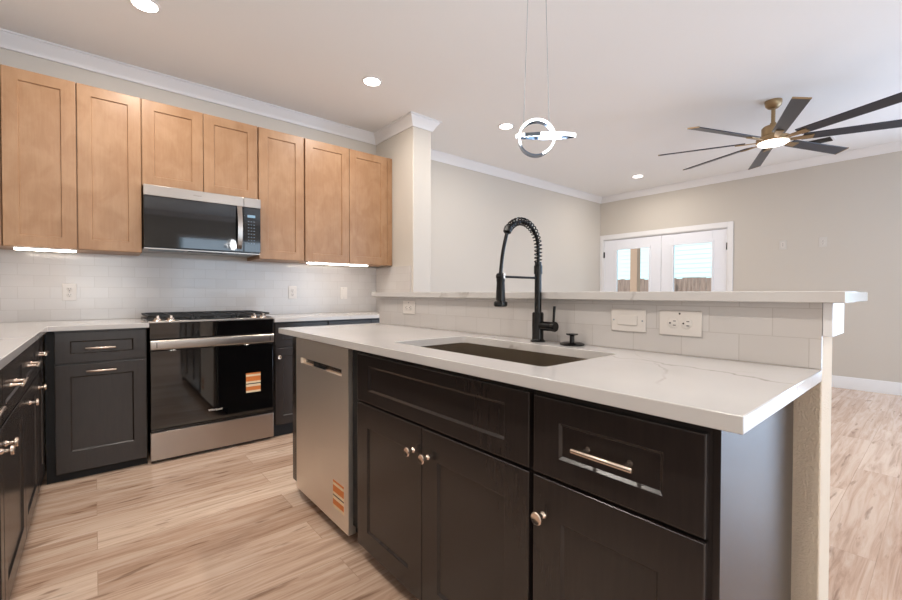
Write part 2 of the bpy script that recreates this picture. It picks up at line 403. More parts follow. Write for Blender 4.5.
# french doors in the right wall
cas = MB()
cw = .068
cas.box(XR-.018, XR, DY0-cw, DY0, 0, DZ+.075).box(XR-.018, XR, DY1, DY1+cw-.012, 0, DZ+.075).box(XR-.018, XR, DY0, DY1, DZ, DZ+.075)
cas.box(XR, XR+.12, DY0-.001, DY0+.012, 0, DZ).box(XR, XR+.12, DY1-.012, DY1+.001, 0, DZ).box(XR, XR+.12, DY0+.012, DY1-.012, DZ-.014, DZ+.001)
struct(cas.build('trim_3', 'trim_white', bevel=.002))
DM = 2.885
def french(n, y0, y1, g0, g1, hinge_y):
    z1 = DZ-.018; mb = MB(); x0, x1 = XR+.012, XR+.056
    mb.box(x0, x1, y0, g0, .012, z1).box(x0, x1, g1, y1, .012, z1).box(x0, x1, g0, g1, .012, .27).box(x0, x1, g0, g1, 1.835, z1)
    d = struct(mb.build('door_%d' % n, 'door_white', bevel=.002))
    fr_ = MB(); b = .022
    for (p, q, r, t) in ((g0-b, g0+.004, .25, 1.86), (g1-.004, g1+b, .25, 1.86), (g0, g1, .25, .274), (g0, g1, 1.831, 1.86)):
        fr_.box(x0-.009, x0+.012, p, q, r, t)
    fr_.build('glazing_frame', 'door_white', d, bevel=.003)
    MB().box(XR+.030, XR+.036, g0, g1, .27, 1.835).build('pane', 'clear_glass', d)
    for z in (.25, 1.05, 1.76):
        MB().cyl((XR+.004, hinge_y, z-.05), (XR+.004, hinge_y, z+.05), .009, seg=12).box(XR+.004, XR+.0125, hinge_y-.012, hinge_y+.012, z-.048, z+.048).build('hinge', 'black_metal', d)
    return d
french(1, DM+.002, DY1-.014, 3.07, 3.615, DY1-.008)
d2 = french(2, DY0+.014, DM-.002, 2.18, 2.705, DY0+.008)
MB().lathe((XR+.012, DM-.05, .95), (-1, 0, 0), [(.026, 0), (.026, .006), (.01, .01), (.01, .045)], 20).box(XR-.04, XR-.028, DM-.16, DM-.04, .942, .958).build('handle', 'black_metal', d2)

# outside, seen through the door glass
struct(MB().box(XR+.12, 30, -12, 26, -.35, -.15).build('ground', 'ground'))
p = thing('porch_post', 'square unpainted timber post outside the left door glass', 'post', (8.0, 3.9, -.15))
MB().box(7.93, 8.07, 3.865, 4.005, -.15, 2.9).build('shaft', 'post_wood', p, bevel=.006)
MB().box(7.91, 8.09, 3.845, 4.025, -.15, -.02).build('plinth', 'post_wood', p)
f = thing('fence', 'weathered wooden board fence across the yard outside the french doors', 'fence', (12, 5, -.15))
mb = MB(); y = 1.0
while y < 11:
    h = 1.52+random.uniform(-.02, .02); mb.box(12, 12.02, y, y+.137, -.15, h); y += .145
mb.build('boards', 'fence_wood', f)
for z in (.1, .75, 1.3): MB().box(12.02, 12.06, 1, 11, z, z+.09).build('rail', 'fence_wood', f)
for yy in (2.2, 4.6, 7.0, 9.4): MB().box(12.06, 12.15, yy, yy+.09, -.15, 1.45).build('post', 'fence_wood', f)
t = thing('yard_pole', 'thin grey metal pole before the fence, outside the right door glass', 'pole', (11.8, 4.9, -.15))
MB().cyl((11.8, 4.83, -.15), (11.8, 4.83, 1.52), .035).build('shaft', 'grey_metal', t)
MB().lathe((11.8, 4.83, 1.52), (0, 0, 1), [(.042, 0), (.042, .03), (.02, .05), (0, .055)], 16).build('cap', 'grey_metal', t)
h = thing('neighbor_house', 'pale house with horizontal lap siding behind the wooden fence', 'house', (17, 7, -.15))
mb = MB(); z = -.15
while z < 5.4:
    for (ya, yb, x0) in ((-4, 6.85, 16.9), (7.15, 18, 17.4)):
        mb.add([(x0, ya, z), (x0, yb, z), (x0+.012, ya, z+.17), (x0+.012, yb, z+.17), (x0+.2, ya, z), (x0+.2, yb, z), (x0+.2, ya, z+.17), (x0+.2, yb, z+.17)],
               [(0, 1, 3, 2), (4, 6, 7, 5), (0, 4, 5, 1), (2, 3, 7, 6), (0, 2, 6, 4), (1, 5, 7, 3)])
    z += .17
mb.build('wall', 'siding', h, smooth=False)
MB().box(16.86, 17.3, 6.85, 7.15, -.15, 5.4).build('corner_board', 'trim_white', h)
MB().add([(16.4, -4.3, 5.4), (16.4, 18.3, 5.4), (20, 18.3, 7.2), (20, -4.3, 7.2), (16.4, -4.3, 5.3), (16.4, 18.3, 5.3), (20, 18.3, 7.1), (20, -4.3, 7.1)],
         [(0, 1, 2, 3), (4, 5, 6, 7), (0, 1, 5, 4), (1, 2, 6, 5), (2, 3, 7, 6), (3, 0, 4, 7)]).build('roof', 'fence_wood', h)

# ------------------------------------------------------------------ counters
CT, CB = .909, .8795
XCL, YCB = -.2044, 3.2586
o = MB().prism([(XL+.002, .15), (XCL, .15), (XCL, YCB), (.2615, YCB), (.2615, YB-.002), (XL+.002, YB-.002)], CB, CT).build('countertop', 'quartz', bevel=.002)
tag(o, 'white quartz L-shaped counter in the corner left of the range', 'countertop')
o = MB().box(1.0265, XW0-.0015, YCB, YB-.002, CB, CT).build('countertop', 'quartz', bevel=.002)
tag(o, 'white quartz counter strip on the range wall right of the range', 'countertop')
# island counter with the sink cut-out
IC0, IC1, JY0, JY1 = .7625, IX-.0005, .2027, 2.3558
SX0, SX1, SY0, SY1 = .882, 1.258, .672, 1.395
def ring_slab(x0, x1, y0, y1, a0, a1, b0, b1, z0, z1, r=.02):
    inn = []
    for cx, cy, t0 in ((a1-r, b1-r, 0), (a0+r, b1-r, 90), (a0+r, b0+r, 180), (a1-r, b0+r, 270)):
        for i in range(5): t = math.radians(t0+i*22.5); inn.append((cx+r*math.cos(t), cy+r*math.sin(t)))
    out = [(x1, y1), (x0, y1), (x0, y0), (x1, y0)]
    bm = bmesh.new()
    vo = [bm.verts.new((*p, z1)) for p in out]; vi = [bm.verts.new((*p, z1)) for p in inn]
    eo = [bm.edges.new((vo[i], vo[(i+1) % 4])) for i in range(4)]; ei = [bm.edges.new((vi[i], vi[(i+1) % 20])) for i in range(20)]
    bmesh.ops.triangle_fill(bm, use_beauty=True, edges=eo+ei)
    ret = bmesh.ops.extrude_face_region(bm, geom=list(bm.faces))
    bmesh.ops.translate(bm, verts=[g for g in ret['geom'] if isinstance(g, bmesh.types.BMVert)], vec=(0, 0, z0-z1))
    bm.verts.index_update()
    mb = MB().add([v.co[:] for v in bm.verts], [[v.index for v in f_.verts] for f_ in bm.faces]); bm.free()
    return mb
o = ring_slab(IC0, IC1, JY0, JY1, SX0, SX1, SY0, SY1, CB, CT).build('countertop', 'quartz', bevel=.002)
tag(o, 'white grey-veined quartz island counter around the steel sink', 'countertop')
o = MB().box(1.345, 1.764, .1575, 2.375, 1.0768, 1.105).build('bar_top', 'quartz', bevel=.002)
tag(o, 'raised quartz bar ledge on the half wall behind the faucet', 'bar top')
# sink basin
sk = thing('kitchen_sink', 'undermount stainless steel sink set in the island counter', 'sink', (1.07, 1.03, .66))
w, bz = .0015, .66
mb = MB(); a0, a1, b0, b1 = SX0-.006, SX1+.006, SY0-.006, SY1+.006
mb.box(a0-w, a0, b0-w, b1+w, bz, CB-.0003).box(a1, a1+w, b0-w, b1+w, bz, CB-.0003).box(a0, a1, b0-w, b0, bz, CB-.0003).box(a0, a1, b1, b1+w, bz, CB-.0003)
mb.box(a0-w, a1+w, b0-w, b1+w, bz-w, bz)
mb.build('basin', 'steel_sink', sk)
MB().lathe((1.07, 1.03, bz), (0, 0, 1), [(.055, 0), (.055, .003), (.042, .004), (.036, .001)], 28).build('drain', 'chrome', sk)

# ------------------------------------------------------------------ island cabinets (fronts face -X)
NX = (-1, 0, 0); UYm = (0, -1, 0)
FX = .8395                                # face frame plane; doors are 2 cm proud of it
def island_front(parent, name, ya, yb, z0, z1, **kw):
    return MB().shaker((FX, yb, z0), UYm, NX, yb-ya, z1-z0, **kw).build(name, 'espresso', parent)
CBX = IX-.012
def carcass(parent, y0, y1, z0=.105, z1=CB-.0005):
    mb = MB(); t_ = .016
    mb.box(FX, CBX, y0, y0+t_, z0, z1).box(FX, CBX, y1-t_, y1, z0, z1).box(FX, CBX, y0+t_, y1-t_, z0, z0+t_).box(CBX-.008, CBX, y0+t_, y1-t_, z0+t_, z1)
    mb.box(FX, FX+.018, y0+t_, y1-t_, z1-.035, z1).box(FX, FX+.018, y0+t_, y1-t_, .645, .675)
    return mb.build('carcass', 'espresso', parent)
def toe(parent, y0, y1): MB().box(FX+.065, CBX, y0, y1, 0, .104).build('toe_kick', 'black_gap', parent)
# sink base
sb = thing('sink_base_cabinet', 'wide dark cabinet under the sink with two knobbed doors', 'cabinet', (1.1, 1.12, 0), 'dark island cabinets')
y0, y1 = .6625, 1.572
carcass(sb, y0, y1); toe(sb, y0, y1)
island_front(sb, 'false_drawer_front', .6693, 1.5648, .664, .853, sl=.09, sr=.082, sb=.048, st=.042)
d = island_front(sb, 'door', 1.1185, 1.5648, .07, .655, sl=.08, sb=.075, st=.09); knob(d, (FX-.02, 1.166, .567), NX)
d = island_front(sb, 'door', .6693, 1.1155, .07, .655, sl=.08, sb=.075, st=.09); knob(d, (FX-.02, 1.084, .567), NX)
# drawer base
db = thing('drawer_base_cabinet', 'narrow dark island cabinet at the open counter end, one pull drawer above a door', 'cabinet', (1.1, .46, 0), 'dark island cabinets')
y0, y1 = .268, .6615
carcass(db, y0, y1); toe(db, y0, y1)
d = island_front(db, 'drawer_front', .2731, .6552, .663, .8506, sl=.073, sb=.05, st=.053); pull(d, (FX-.0125, .462, .754), (0, 1, 0), NX, .138)
d = island_front(db, 'door', .2731, .6552, .07, .655, sl=.08, sb=.075, st=.09); knob(d, (FX-.02, .625, .565), NX)
MB().box(FX-.0005, CBX, .2555, .2675, 0, CB-.0005).build('side_panel', 'espresso', db)
# end filler beyond the dishwasher
ep = thing('end_panel', 'dark upright panel closing the far island end past the dishwasher', 'cabinet panel', (1.1, 2.3, 0))
MB().box(FX+.002, CBX, 2.255, 2.345, .07, CB-.0005).build('panel', 'espresso', ep)
MB().box(FX+.07, CBX, 2.26, 2.34, 0, .0695).build('toe_kick', 'black_gap', ep)
MB().box(FX-.006, FX+.002, 2.268, 2.343, .07, CB-.01).build('filler_strip', 'espresso', ep)

# dishwasher
dw = thing('dishwasher', 'stainless dishwasher with pocket handle under the island counter', 'dishwasher', (1.1, 1.94, 0))
y0, y1 = 1.640, 2.2429; xf, xb = FX-.022, FX+.012
mb = MB(); p0, p1, q0, q1 = 1.703, 2.18, .736, .766
mb.box(xf, xb, y0, y1, .063, q0).box(xf, xb, y0, y1, q1, .862).box(xf, xb, y0, p0, q0, q1).box(xf, xb, p1, y1, q0, q1)
dd = mb.build('door', 'steel_brushed', dw)
MB().box(xb-.019, xb-.015, p0, p1, q0, q1).build('pocket_handle', 'nickel', dd)
MB().box(xb-.026, xb-.0195, 1.90, 2.03, q0+.001, q0+.017).box(xb-.026, xb-.0195, 1.965, 2.03, q0+.0171, q1-.001).build('latch', 'black_gap', dd)
def sticker(parent, O, u, n, w_, h_, name='energy_sticker'):
    O = Vector(O); u = Vector(u); n = Vector(n); z = Vector((0, 0, 1)); mb = MB()
    bands = [(0, .10, 1), (.10, .30, 0), (.30, .42, 1), (.42, .47, 2), (.47, .57, 1), (.57, .82, 0), (.82, .92, 1), (.92, 1, 0)]
    for a, b_, mi in bands:
        P = [O+u*x_+z*y_*h_ for x_, y_ in ((0, a), (w_, a), (w_, b_), (0, b_))]
        mb.add(P+[q_+n*.0006 for q_ in P], [(0, 1, 2, 3), (4, 5, 6, 7), (0, 1, 5, 4), (1, 2, 6, 5), (2, 3, 7, 6), (3, 0, 4, 7)], mi)
    return mb.build(name, ['sticker_orange', 'sticker_cream', 'print_black'], parent, smooth=False, label='orange and cream energy sticker')
sticker(dd, (xf, 1.792, .135), UYm, NX, .108, .122)
MB().box(FX+.013, CBX, y0, y1-.004, .1, .872).build('tub', 'black_gap', dw)
MB().box(FX+.07, CBX, y0, y1, 0, .1).build('toe_panel', 'black_gap', dw)
MB().box(FX-.002, FX+.012, 1.575, 1.637, .105, CB-.001).build('filler_strip', 'black_gap', dw)

# ------------------------------------------------------------------ base cabinets along the range wall (fronts face -Y)
NY = (0, -1, 0); UX = (1, 0, 0); FY = 3.31
def back_front(parent, name, xa, xb_, z0, z1, m_='espresso', fy=FY, **kw):
    return MB().shaker((xa, fy, z0), UX, NY, xb_-xa, z1-z0, **kw).build(name, m_, parent)
def back_box(parent, xa, xb_): 
    MB().box(xa, xb_, FY, YB-.02, .1, CB-.0005).build('carcass', 'espresso', parent)
    MB().box(xa, xb_, FY+.012, YB-.02, 0, .099).build('toe_kick', 'black_gap', parent)
c = thing('base_cabinet', 'dark base cabinet left of the range, drawer over a pull-out front', 'cabinet', (.03, 3.6, 0), 'dark base cabinets on the range wall')
back_box(c, -.218, .2505)
d = back_front(c, 'drawer_front', -.178, .2475, .688, .868, sl=.065, sb=.052, st=.052); pull(d, (.025, FY-.0125, .771), UX, NY, .14)
d = back_front(c, 'pull_out_front', -.178, .2475, .05, .679, sl=.065, sb=.12, st=.07); pull(d, (.027, FY-.02, .637), UX, NY, .14)
MB().box(-.217, -.181, FY-.004, FY, .1, CB-.001).build('filler_strip', 'black_gap', c)  # black, not espresso: the inner corner's shade is put into its colour
c = thing('base_cabinet', 'dark base cabinet just right of the range, mostly hidden by the island', 'cabinet', (1.26, 3.6, 0), 'dark base cabinets on the range wall')
back_box(c, 1.032, 1.46)
d = back_front(c, 'drawer_front', 1.04, 1.455, .688, .868, sl=.057, sb=.05, st=.05)
d = back_front(c, 'door', 1.04, 1.455, .095, .679, sl=.057, sb=.06); knob(d, (1.066, FY-.02, .612), NY)
c = thing('base_cabinet', 'dark cabinet in the far corner behind the island, under the counter by the stub wall', 'cabinet', (1.85, 3.6, 0), 'dark base cabinets on the range wall')
back_box(c, 1.461, 2.262)
back_front(c, 'drawer_front', 1.466, 1.858, .688, .868, sl=.057, sb=.05); back_front(c, 'drawer_front', 1.862, 2.255, .688, .868, sl=.057, sb=.05)
for xa, xb_, kx in ((1.466, 1.858, 1.83), (1.862, 2.255, 1.89)):
    d = back_front(c, 'door', xa, xb_, .095, .679, sl=.057); knob(d, (kx, FY-.02, .64), NY)

# base cabinets along the left wall (fronts face +X)
PX = (1, 0, 0); UY = (0, 1, 0); LX = -.242
def left_front(parent, name, ya, yb, z0, z1, **kw):
    return MB().shaker((LX, ya, z0), UY, PX, yb-ya, z1-z0, **kw).build(name, 'espresso', parent)
def left_cab(label, y0, y1, doors, drawers):
    c = thing('base_cabinet', label, 'cabinet', ((XL+LX)/2, (y0+y1)/2, 0), 'dark base cabinets along the left wall')
    MB().box(XL+.002, LX, y0, y1-.001, .1, CB-.0005).build('carcass', 'espresso', c)
    MB().box(XL+.002, LX-.065, y0, y1-.001, 0, .099).build('toe_kick', 'black_gap', c)
    for a, b_ in drawers:
        d = left_front(c, 'drawer_front', a+.003, b_-.003, .688, .868, sl=.057, sb=.05); pull(d, (LX+.0125, (a+b_)/2, .775), UY, PX, .14)
    for a, b_, ky in doors:
        d = left_front(c, 'door', a+.003, b_-.003, .085, .679, sl=.06, sb=.075, st=.07); knob(d, (LX+.02, ky, .615), PX)
    return c
left_cab('slim dark left-run cabinet in the inner corner next to the range wall', 2.93, 3.285, [(2.95, 3.25, 2.99)], [(2.95, 3.25)])
left_cab('dark left-run cabinet, second from the range-wall corner', 2.43, 2.93, [(2.43, 2.93, 2.60)], [(2.43, 2.93)])
left_cab('wide dark left-run cabinet nearest the camera, with two knobbed doors', 1.37, 2.43, [(1.37, 1.90, 1.855), (1.90, 2.43, 1.945)], [(1.37, 1.90), (1.90, 2.43)])
left_cab('dark left-run cabinet at the near end of the counter', .16, 1.37, [(.16, .765, .72), (.765, 1.37, .81)], [(.16, .765), (.765, 1.37)])

# ------------------------------------------------------------------ wall cabinets
UF = 3.60; UT, UB = 2.43, 1.374
def upper(label, xa, xb_, z0, splits, loc_z=None):
    c = thing('wall_cabinet', label, 'cabinet', ((xa+xb_)/2, 3.75, z0), 'maple wall cabinets')
    MB().box(xa, xb_, UF, YB-.001, z0, UT).build('carcass', 'maple', c, bevel=.001)
    for a, b_ in splits: back_front(c, 'door', a, b_, z0+.002, UT-.002, 'maple', UF, sl=.069, sb=.066, rec=.009, bev=.004)
    return c
upper('maple wall cabinet at the far left end of the row, cut by the photo edge', XL+.002, -.413, UB, [(-.80, -.416)])
upper('two-door maple wall cabinet left of the microwave', -.411, .2525, UB, [(-.408, -.082), (-.077, .2495)])
upper('short two-door maple cabinet right above the microwave', .2535, 1.0035, 1.838, [(.256, .6215), (.6255, 1.0005)])
upper('single-door maple wall cabinet just right of the microwave', 1.0045, 1.3805, UB, [(1.0115, 1.375)])
u = upper('two-door maple wall cabinet against the stub wall, end of the row', 1.3815, 2.262, UB, [(1.388, 1.797), (1.801, 2.205)])
MB().box(2.209, 2.262, UF-.016, UF, UB, UT).build('filler_strip', 'maple', u)
# strip lights under two cabinets
def strip(label, xa, xb_):
    s = thing('under_cabinet_light', label, 'strip light', ((xa+xb_)/2, 3.62, UB-.012), 'strip lights under the wall cabinets')
    MB().box(xa, xb_, 3.605, 3.645, UB-.007, UB-.0003).build('housing', 'trim_white', s)
    MB().box(xa+.004, xb_-.004, 3.607, 3.643, UB-.017, UB-.0075).build('diffuser', 'led_strip', s, bevel=.003)
strip('lit strip light under the maple cabinet left of the microwave', -.37, -.085)
strip('lit strip light under the maple cabinet by the stub wall', 1.42, 2.01)

# ------------------------------------------------------------------ microwave
mw = thing('microwave', 'stainless and black microwave hung over the range', 'microwave', (.62, 3.6, 1.40))
ma, mb_, mz0, mz1, my = .2555, 1.0015, 1.402, 1.836, 3.5
MB().box(ma+.004, mb_-.004, my+.03, YB-.001, mz0+.004, mz1-.0005).build('body', 'black_enamel', mw)
md = MB().box(ma, .878, my+.004, my+.029, mz0+.012, 1.760).build('door', 'black_glass', mw, bevel=.003)
MB().box(ma, .8785, my, my+.028, 1.7605, mz1-.004).build('top_strip', 'steel', md, bevel=.002)
hb = MB(); pts = []
for i in range(13):
    a = i/12; z = 1.435+a*.325; pts.append((.846, my-.006-.030*math.sin(a*PI)**.7, z))
for i in range(12):
    (x, ya, za), (x2, yb, zb) = pts[i], pts[i+1]
    hb.add([(x-.016, ya, za), (x+.016, ya, za), (x+.016, yb, zb), (x-.016, yb, zb), (x-.016, ya+.008, za), (x+.016, ya+.008, za), (x+.016, yb+.008, zb), (x-.016, yb+.008, zb)],
           [(0, 1, 2, 3), (4, 5, 6, 7), (0, 1, 5, 4), (2, 3, 7, 6), (1, 2, 6, 5), (3, 0, 4, 7)])
hb.build('handle', 'steel', md)
text('Whirlpool', 'logo', (.57, my, 1.797), UX, NY, .052, 'logo_grey', md)
cp = MB().box(.8795, mb_, my+.004, my+.029, mz0+.012, 1.760).build('control_panel', 'black_glass', mw, bevel=.003)
MB().box(.8800, mb_, my, my+.028, 1.7605, mz1-.004).build('strip_end', 'steel', cp, bevel=.002)
MB().box(.905, .962, my+.0032, my+.0038, 1.682, 1.702).build('display', 'display_blue', cp)
mb = MB()
for r_ in range(8):
    for c_ in range(3): mb.box(.908+c_*.02, .919+c_*.02, my+.0034, my+.0038, 1.648-r_*.024, 1.654-r_*.024)
mb.build('keypad', 'key_grey', cp)
un = MB().box(ma+.002, mb_-.002, my+.006, my+.36, mz0-.002, mz0+.0035).build('underside', 'steel', mw)
for xa, xb_ in ((.29, .50), (.76, .96)):
    g = MB()
    g.box(xa, xb_, my+.05, my+.17, mz0-.004, mz0-.0021)
    g.build('vent_filter', 'grey_metal', mw)
MB().box(.52, .74, my+.05, my+.12, mz0-.006, mz0-.0021).build('cooktop_lamp_cover', 'black_enamel', mw)

# ------------------------------------------------------------------ range
rg = thing('range', 'stainless slide-in gas range with black glass oven door', 'range', (.64, 3.58, 0))
ra, rb, ry = .264, 1.0205, 3.27
MB().box(ra+.004, rb-.004, ry+.035, YB-.012, .03, .895).build('body', 'black_enamel', rg)
for x in (ra+.05, rb-.05):
    for y in (ry+.08, YB-.08): MB().cyl((x, y, 0), (x, y, .03), .016).build('foot', 'black_gap', rg)
MB().box(ra+.02, rb-.02, ry+.02, ry+.034, .012, .05).build('kick_plate', 'black_gap', rg)
MB().box(ra, rb, ry, ry+.034, .022, .2).build('storage_drawer', 'steel', rg, bevel=.003)
od = MB().box(ra+.002, rb-.002, ry, ry+.033, .222, .727).build('oven_door', 'black_glass', rg, bevel=.003)
MB().box(ra+.002, rb-.002, ry-.001, ry+.033, .206, .221).build('door_trim', 'black_enamel', od)
hh = MB(); z0, z1 = .735, .797
prof = [(ry-.030, z0+.001), (ry-.036, z0+.007), (ry-.038, (z0+z1)/2), (ry-.036, z1-.007), (ry-.030, z1-.001), (ry-.022, z1), (ry-.022, z0)]
n = len(prof)
hh.add([(ra+.001, y, z) for y, z in prof]+[(rb-.007, y, z) for y, z in prof], [tuple(range(n)), tuple(range(n, 2*n))]+[(i, (i+1) % n, n+(i+1) % n, n+i) for i in range(n)])
hd = hh.build('handle', 'steel', od, bevel=.0015)
for x in (ra+.028, rb-.028):
    MB().box(x-.02, x+.02, ry-.0215, ry, z0+.006, z1-.006).build('handle_bracket', 'steel', hd)
    MB().box(x+(.004 if x < .6 else -.008), x+(.008 if x < .6 else -.004), ry-.0386, ry-.0375, z0+.014, z1-.014).build('handle_slot', 'black_gap', hd)
text('Whirlpool', 'logo', (.632, ry, .293), UX, NY, .085, 'logo_silver', od, bold=.012)
sticker(od, (.829, ry, .377), UX, NY, .100, .142)
cp = MB().add([(x, y, z) for x in (ra, rb) for y, z in ((ry+.004, .802), (ry+.034, .802), (ry+.034, .905), (ry-.004, .905))],
              [(0, 1, 2, 3), (4, 5, 6, 7), (0, 1, 5, 4), (1, 2, 6, 5), (2, 3, 7, 6), (3, 0, 4, 7)]).build('control_panel', 'black_glass', rg, bevel=.002)
ck = MB().box(ra-.002, rb+.002, ry+.05, YB-.012, .9105, .921).box(ra, rb, ry+.035, YB-.012, .8955, .910).build('cooktop', 'black_enamel', rg, bevel=.002)
MB().box(ra-.002, rb+.002, ry-.006, ry+.0495, .906, .917).build('front_trim', 'steel', rg, bevel=.002)
for x in (.308, .380, .888, .949):
    kn = MB().lathe((x, ry+.022, .917), (0, -.25, 1), [(.026, 0), (.026, .006), (.020, .010), (.018, .018), (.016, .019)], 24).build('knob', 'nickel', rg)
    MB().box(x-.006, x+.006, ry-.002, ry+.036, .933, .951).build('knob_grip', 'nickel', kn)
for bx, by in ((.42, 3.47), (.42, 3.74), (.645, 3.6), (.87, 3.47), (.87, 3.74)):
    MB().lathe((bx, by, .921), (0, 0, 1), [(.05, 0), (.05, .006), (.036, .008), (.036, .016), (.03, .018)], 28).build('burner', 'iron', rg)
for gx0, gx1 in ((ra+.004, .512), (.516, .772), (.776, rb-.004)):
    g = MB(); gy0, gy1 = ry+.062, YB-.03; ch = .03; zt0, zt1 = .938, .951
    cl = .035 if gx0 < .3 else 0; cr = .035 if gx1 > .95 else 0
    def bar(x0, y0, x1, y1, wd=.012):
        d_ = Vector((x1-x0, y1-y0)).normalized(); nn = Vector((-d_.y, d_.x))*wd/2
        P = [(x0+nn.x, y0+nn.y), (x0-nn.x, y0-nn.y), (x1-nn.x, y1-nn.y), (x1+nn.x, y1+nn.y)]
        g.prism(P, zt0, zt1)
    loop = [(gx0+cl, gy0), (gx1-cr, gy0), (gx1, gy0+cr), (gx1, gy1-cr), (gx1-cr, gy1), (gx0+cl, gy1), (gx0, gy1-cl), (gx0, gy0+cl)]
    loop = [q for i, q in enumerate(loop) if q != loop[i-1]]
    for i in range(len(loop)): bar(*loop[i-1], *loop[i])
    cx, cy = (gx0+gx1)/2, (gy0+gy1)/2
    bar(cx, gy0, cx, gy1); bar(gx0, cy, gx1, cy); bar(gx0, cy-.15, gx1, cy-.15); bar(gx0, cy+.15, gx1, cy+.15)
    for q in ((gx0+.014+cl*.5, gy0+.014+cl*.5), (gx1-.014-cr*.5, gy0+.014+cr*.5), (gx0+.014+cl*.5, gy1-.014-cl*.5), (gx1-.014-cr*.5, gy1-.014-cr*.5)):
        g.cyl((*q, .9212), (*q, zt0+.002), .007, seg=10)
    g.build('grate', 'iron', rg)

# ------------------------------------------------------------------ faucet and stopper
FXc, FYc = 1.332, 1.045
fc = thing('faucet', 'black spring-neck kitchen faucet standing behind the sink', 'faucet', (FXc, FYc, CT))
MB().lathe((FXc, FYc, CT), (0, 0, 1), [(.029, 0), (.029, .004), (.024, .008), (.0225, .012), (.0225, .110), (.0205, .114), (.0205, .116)], 28).build('base', 'black_metal', fc)
MB().lathe((FXc, FYc, CT+.1165), (0, 0, 1), [(.0135, 0), (.0135, .148), (.0165, .150), (.0165, .182), (.0135, .184), (.0135, .197)], 24).build('pole', 'black_metal', fc)
zt = CT+.3135
R0 = .098; cxz = (FXc-R0, 1.272)
path = [(FXc, FYc, zt), (FXc, FYc, 1.25)]
for i in range(0, 25):
    t = math.radians(i*6.05); path.append((cxz[0]+R0*math.cos(t), FYc, cxz[1]+R0*math.sin(t)))
spring_end = len(path)
endp = Vector(path[-1]); head = Vector((1.118, FYc, 1.172))
for i in range(1, 9):
    a = i/8; path.append(((endp.x*(1-a)+head.x*a)-.006*math.sin(a*PI), FYc, endp.z*(1-a)+head.z*a))
MB().tube(path, .0066, 12).build('hose', 'black_metal', fc)
sp_ = [Vector(q) for q in path[:spring_end]]
L = [0]
for i in range(1, len(sp_)): L.append(L[-1]+(sp_[i]-sp_[i-1]).length)
hel = []; turns = 21; N = turns*14
for i in range(N+1):
    s = L[-1]*i/N; j = max(q for q in range(len(L)) if L[q] <= s+1e-9); j = min(j, len(sp_)-2)
    a = (s-L[j])/(L[j+1]-L[j]); c_ = sp_[j].lerp(sp_[j+1], a); tg = (sp_[j+1]-sp_[j]).normalized()
    b1_ = Vector((0, 1, 0)); b2_ = tg.cross(b1_); th = 2*PI*turns*i/N
    hel.append(c_+(b1_*math.cos(th)+b2_*math.sin(th))*.0138)
MB().tube(hel, .0026, 7).build('spring', 'black_metal', fc)
tg = (Vector(path[spring_end+1])-Vector(path[spring_end-2])).normalized()
MB().lathe(Vector(path[spring_end-1])-tg*.016, tg, [(.010, 0), (.015, .002), (.015, .022), (.011, .026)], 20).build('spring_collar', 'black_metal', fc)
sh = MB().lathe((1.118, FYc, 1.173), (0, 0, -1), [(.009, 0), (.0155, .004), (.0155, .03), (.0145, .034), (.0175, .10), (.0245, .106), (.0245, .118), (.021, .122)], 24).build('spray_head', 'black_metal', fc)
MB().box(1.114, 1.122, FYc-.0185, FYc-.0145, 1.152, 1.172).build('spray_button', 'nickel', sh)
MB().cyl((FXc-.013, FYc, 1.159), (1.132, FYc, 1.159), .0045, seg=12).lathe((1.118, FYc, 1.153), (0, 0, 1), [(.0165, 0), (.0175, .002), (.0175, .010), (.0165, .012)], 20).build('docking_arm', 'black_metal', fc)
lv = MB().cyl((FXc, FYc-.02, .972), (FXc, FYc-.070, .972), .018, seg=24).lathe((FXc, FYc-.0705, .972), (0, -1, 0), [(.0185, 0), (.0195, .002), (.0195, .012), (.017, .015)], 24).build('valve_barrel', 'black_metal', fc)
MB().cyl((FXc, FYc-.074, .985), (FXc+.003, FYc-.076, 1.050), .0045, .0052, seg=12).build('lever', 'black_metal', lv)
st = thing('sink_stopper', 'small black round sink stopper with T-shaped grip beside the faucet', 'sink stopper', (1.338, .893, CT))
MB().lathe((1.338, .893, CT), (0, 0, 1), [(.042, 0), (.044, .002), (.044, .006), (.034, .010), (.012, .011)], 32).build('flange', 'black_metal', st)
MB().lathe((1.338, .893, CT+.0105), (0, 0, 1), [(.009, 0), (.008, .024), (.020, .027), (.0215, .029), (.0215, .032), (.0, .0335)], 24).build('grip', 'black_metal', st)

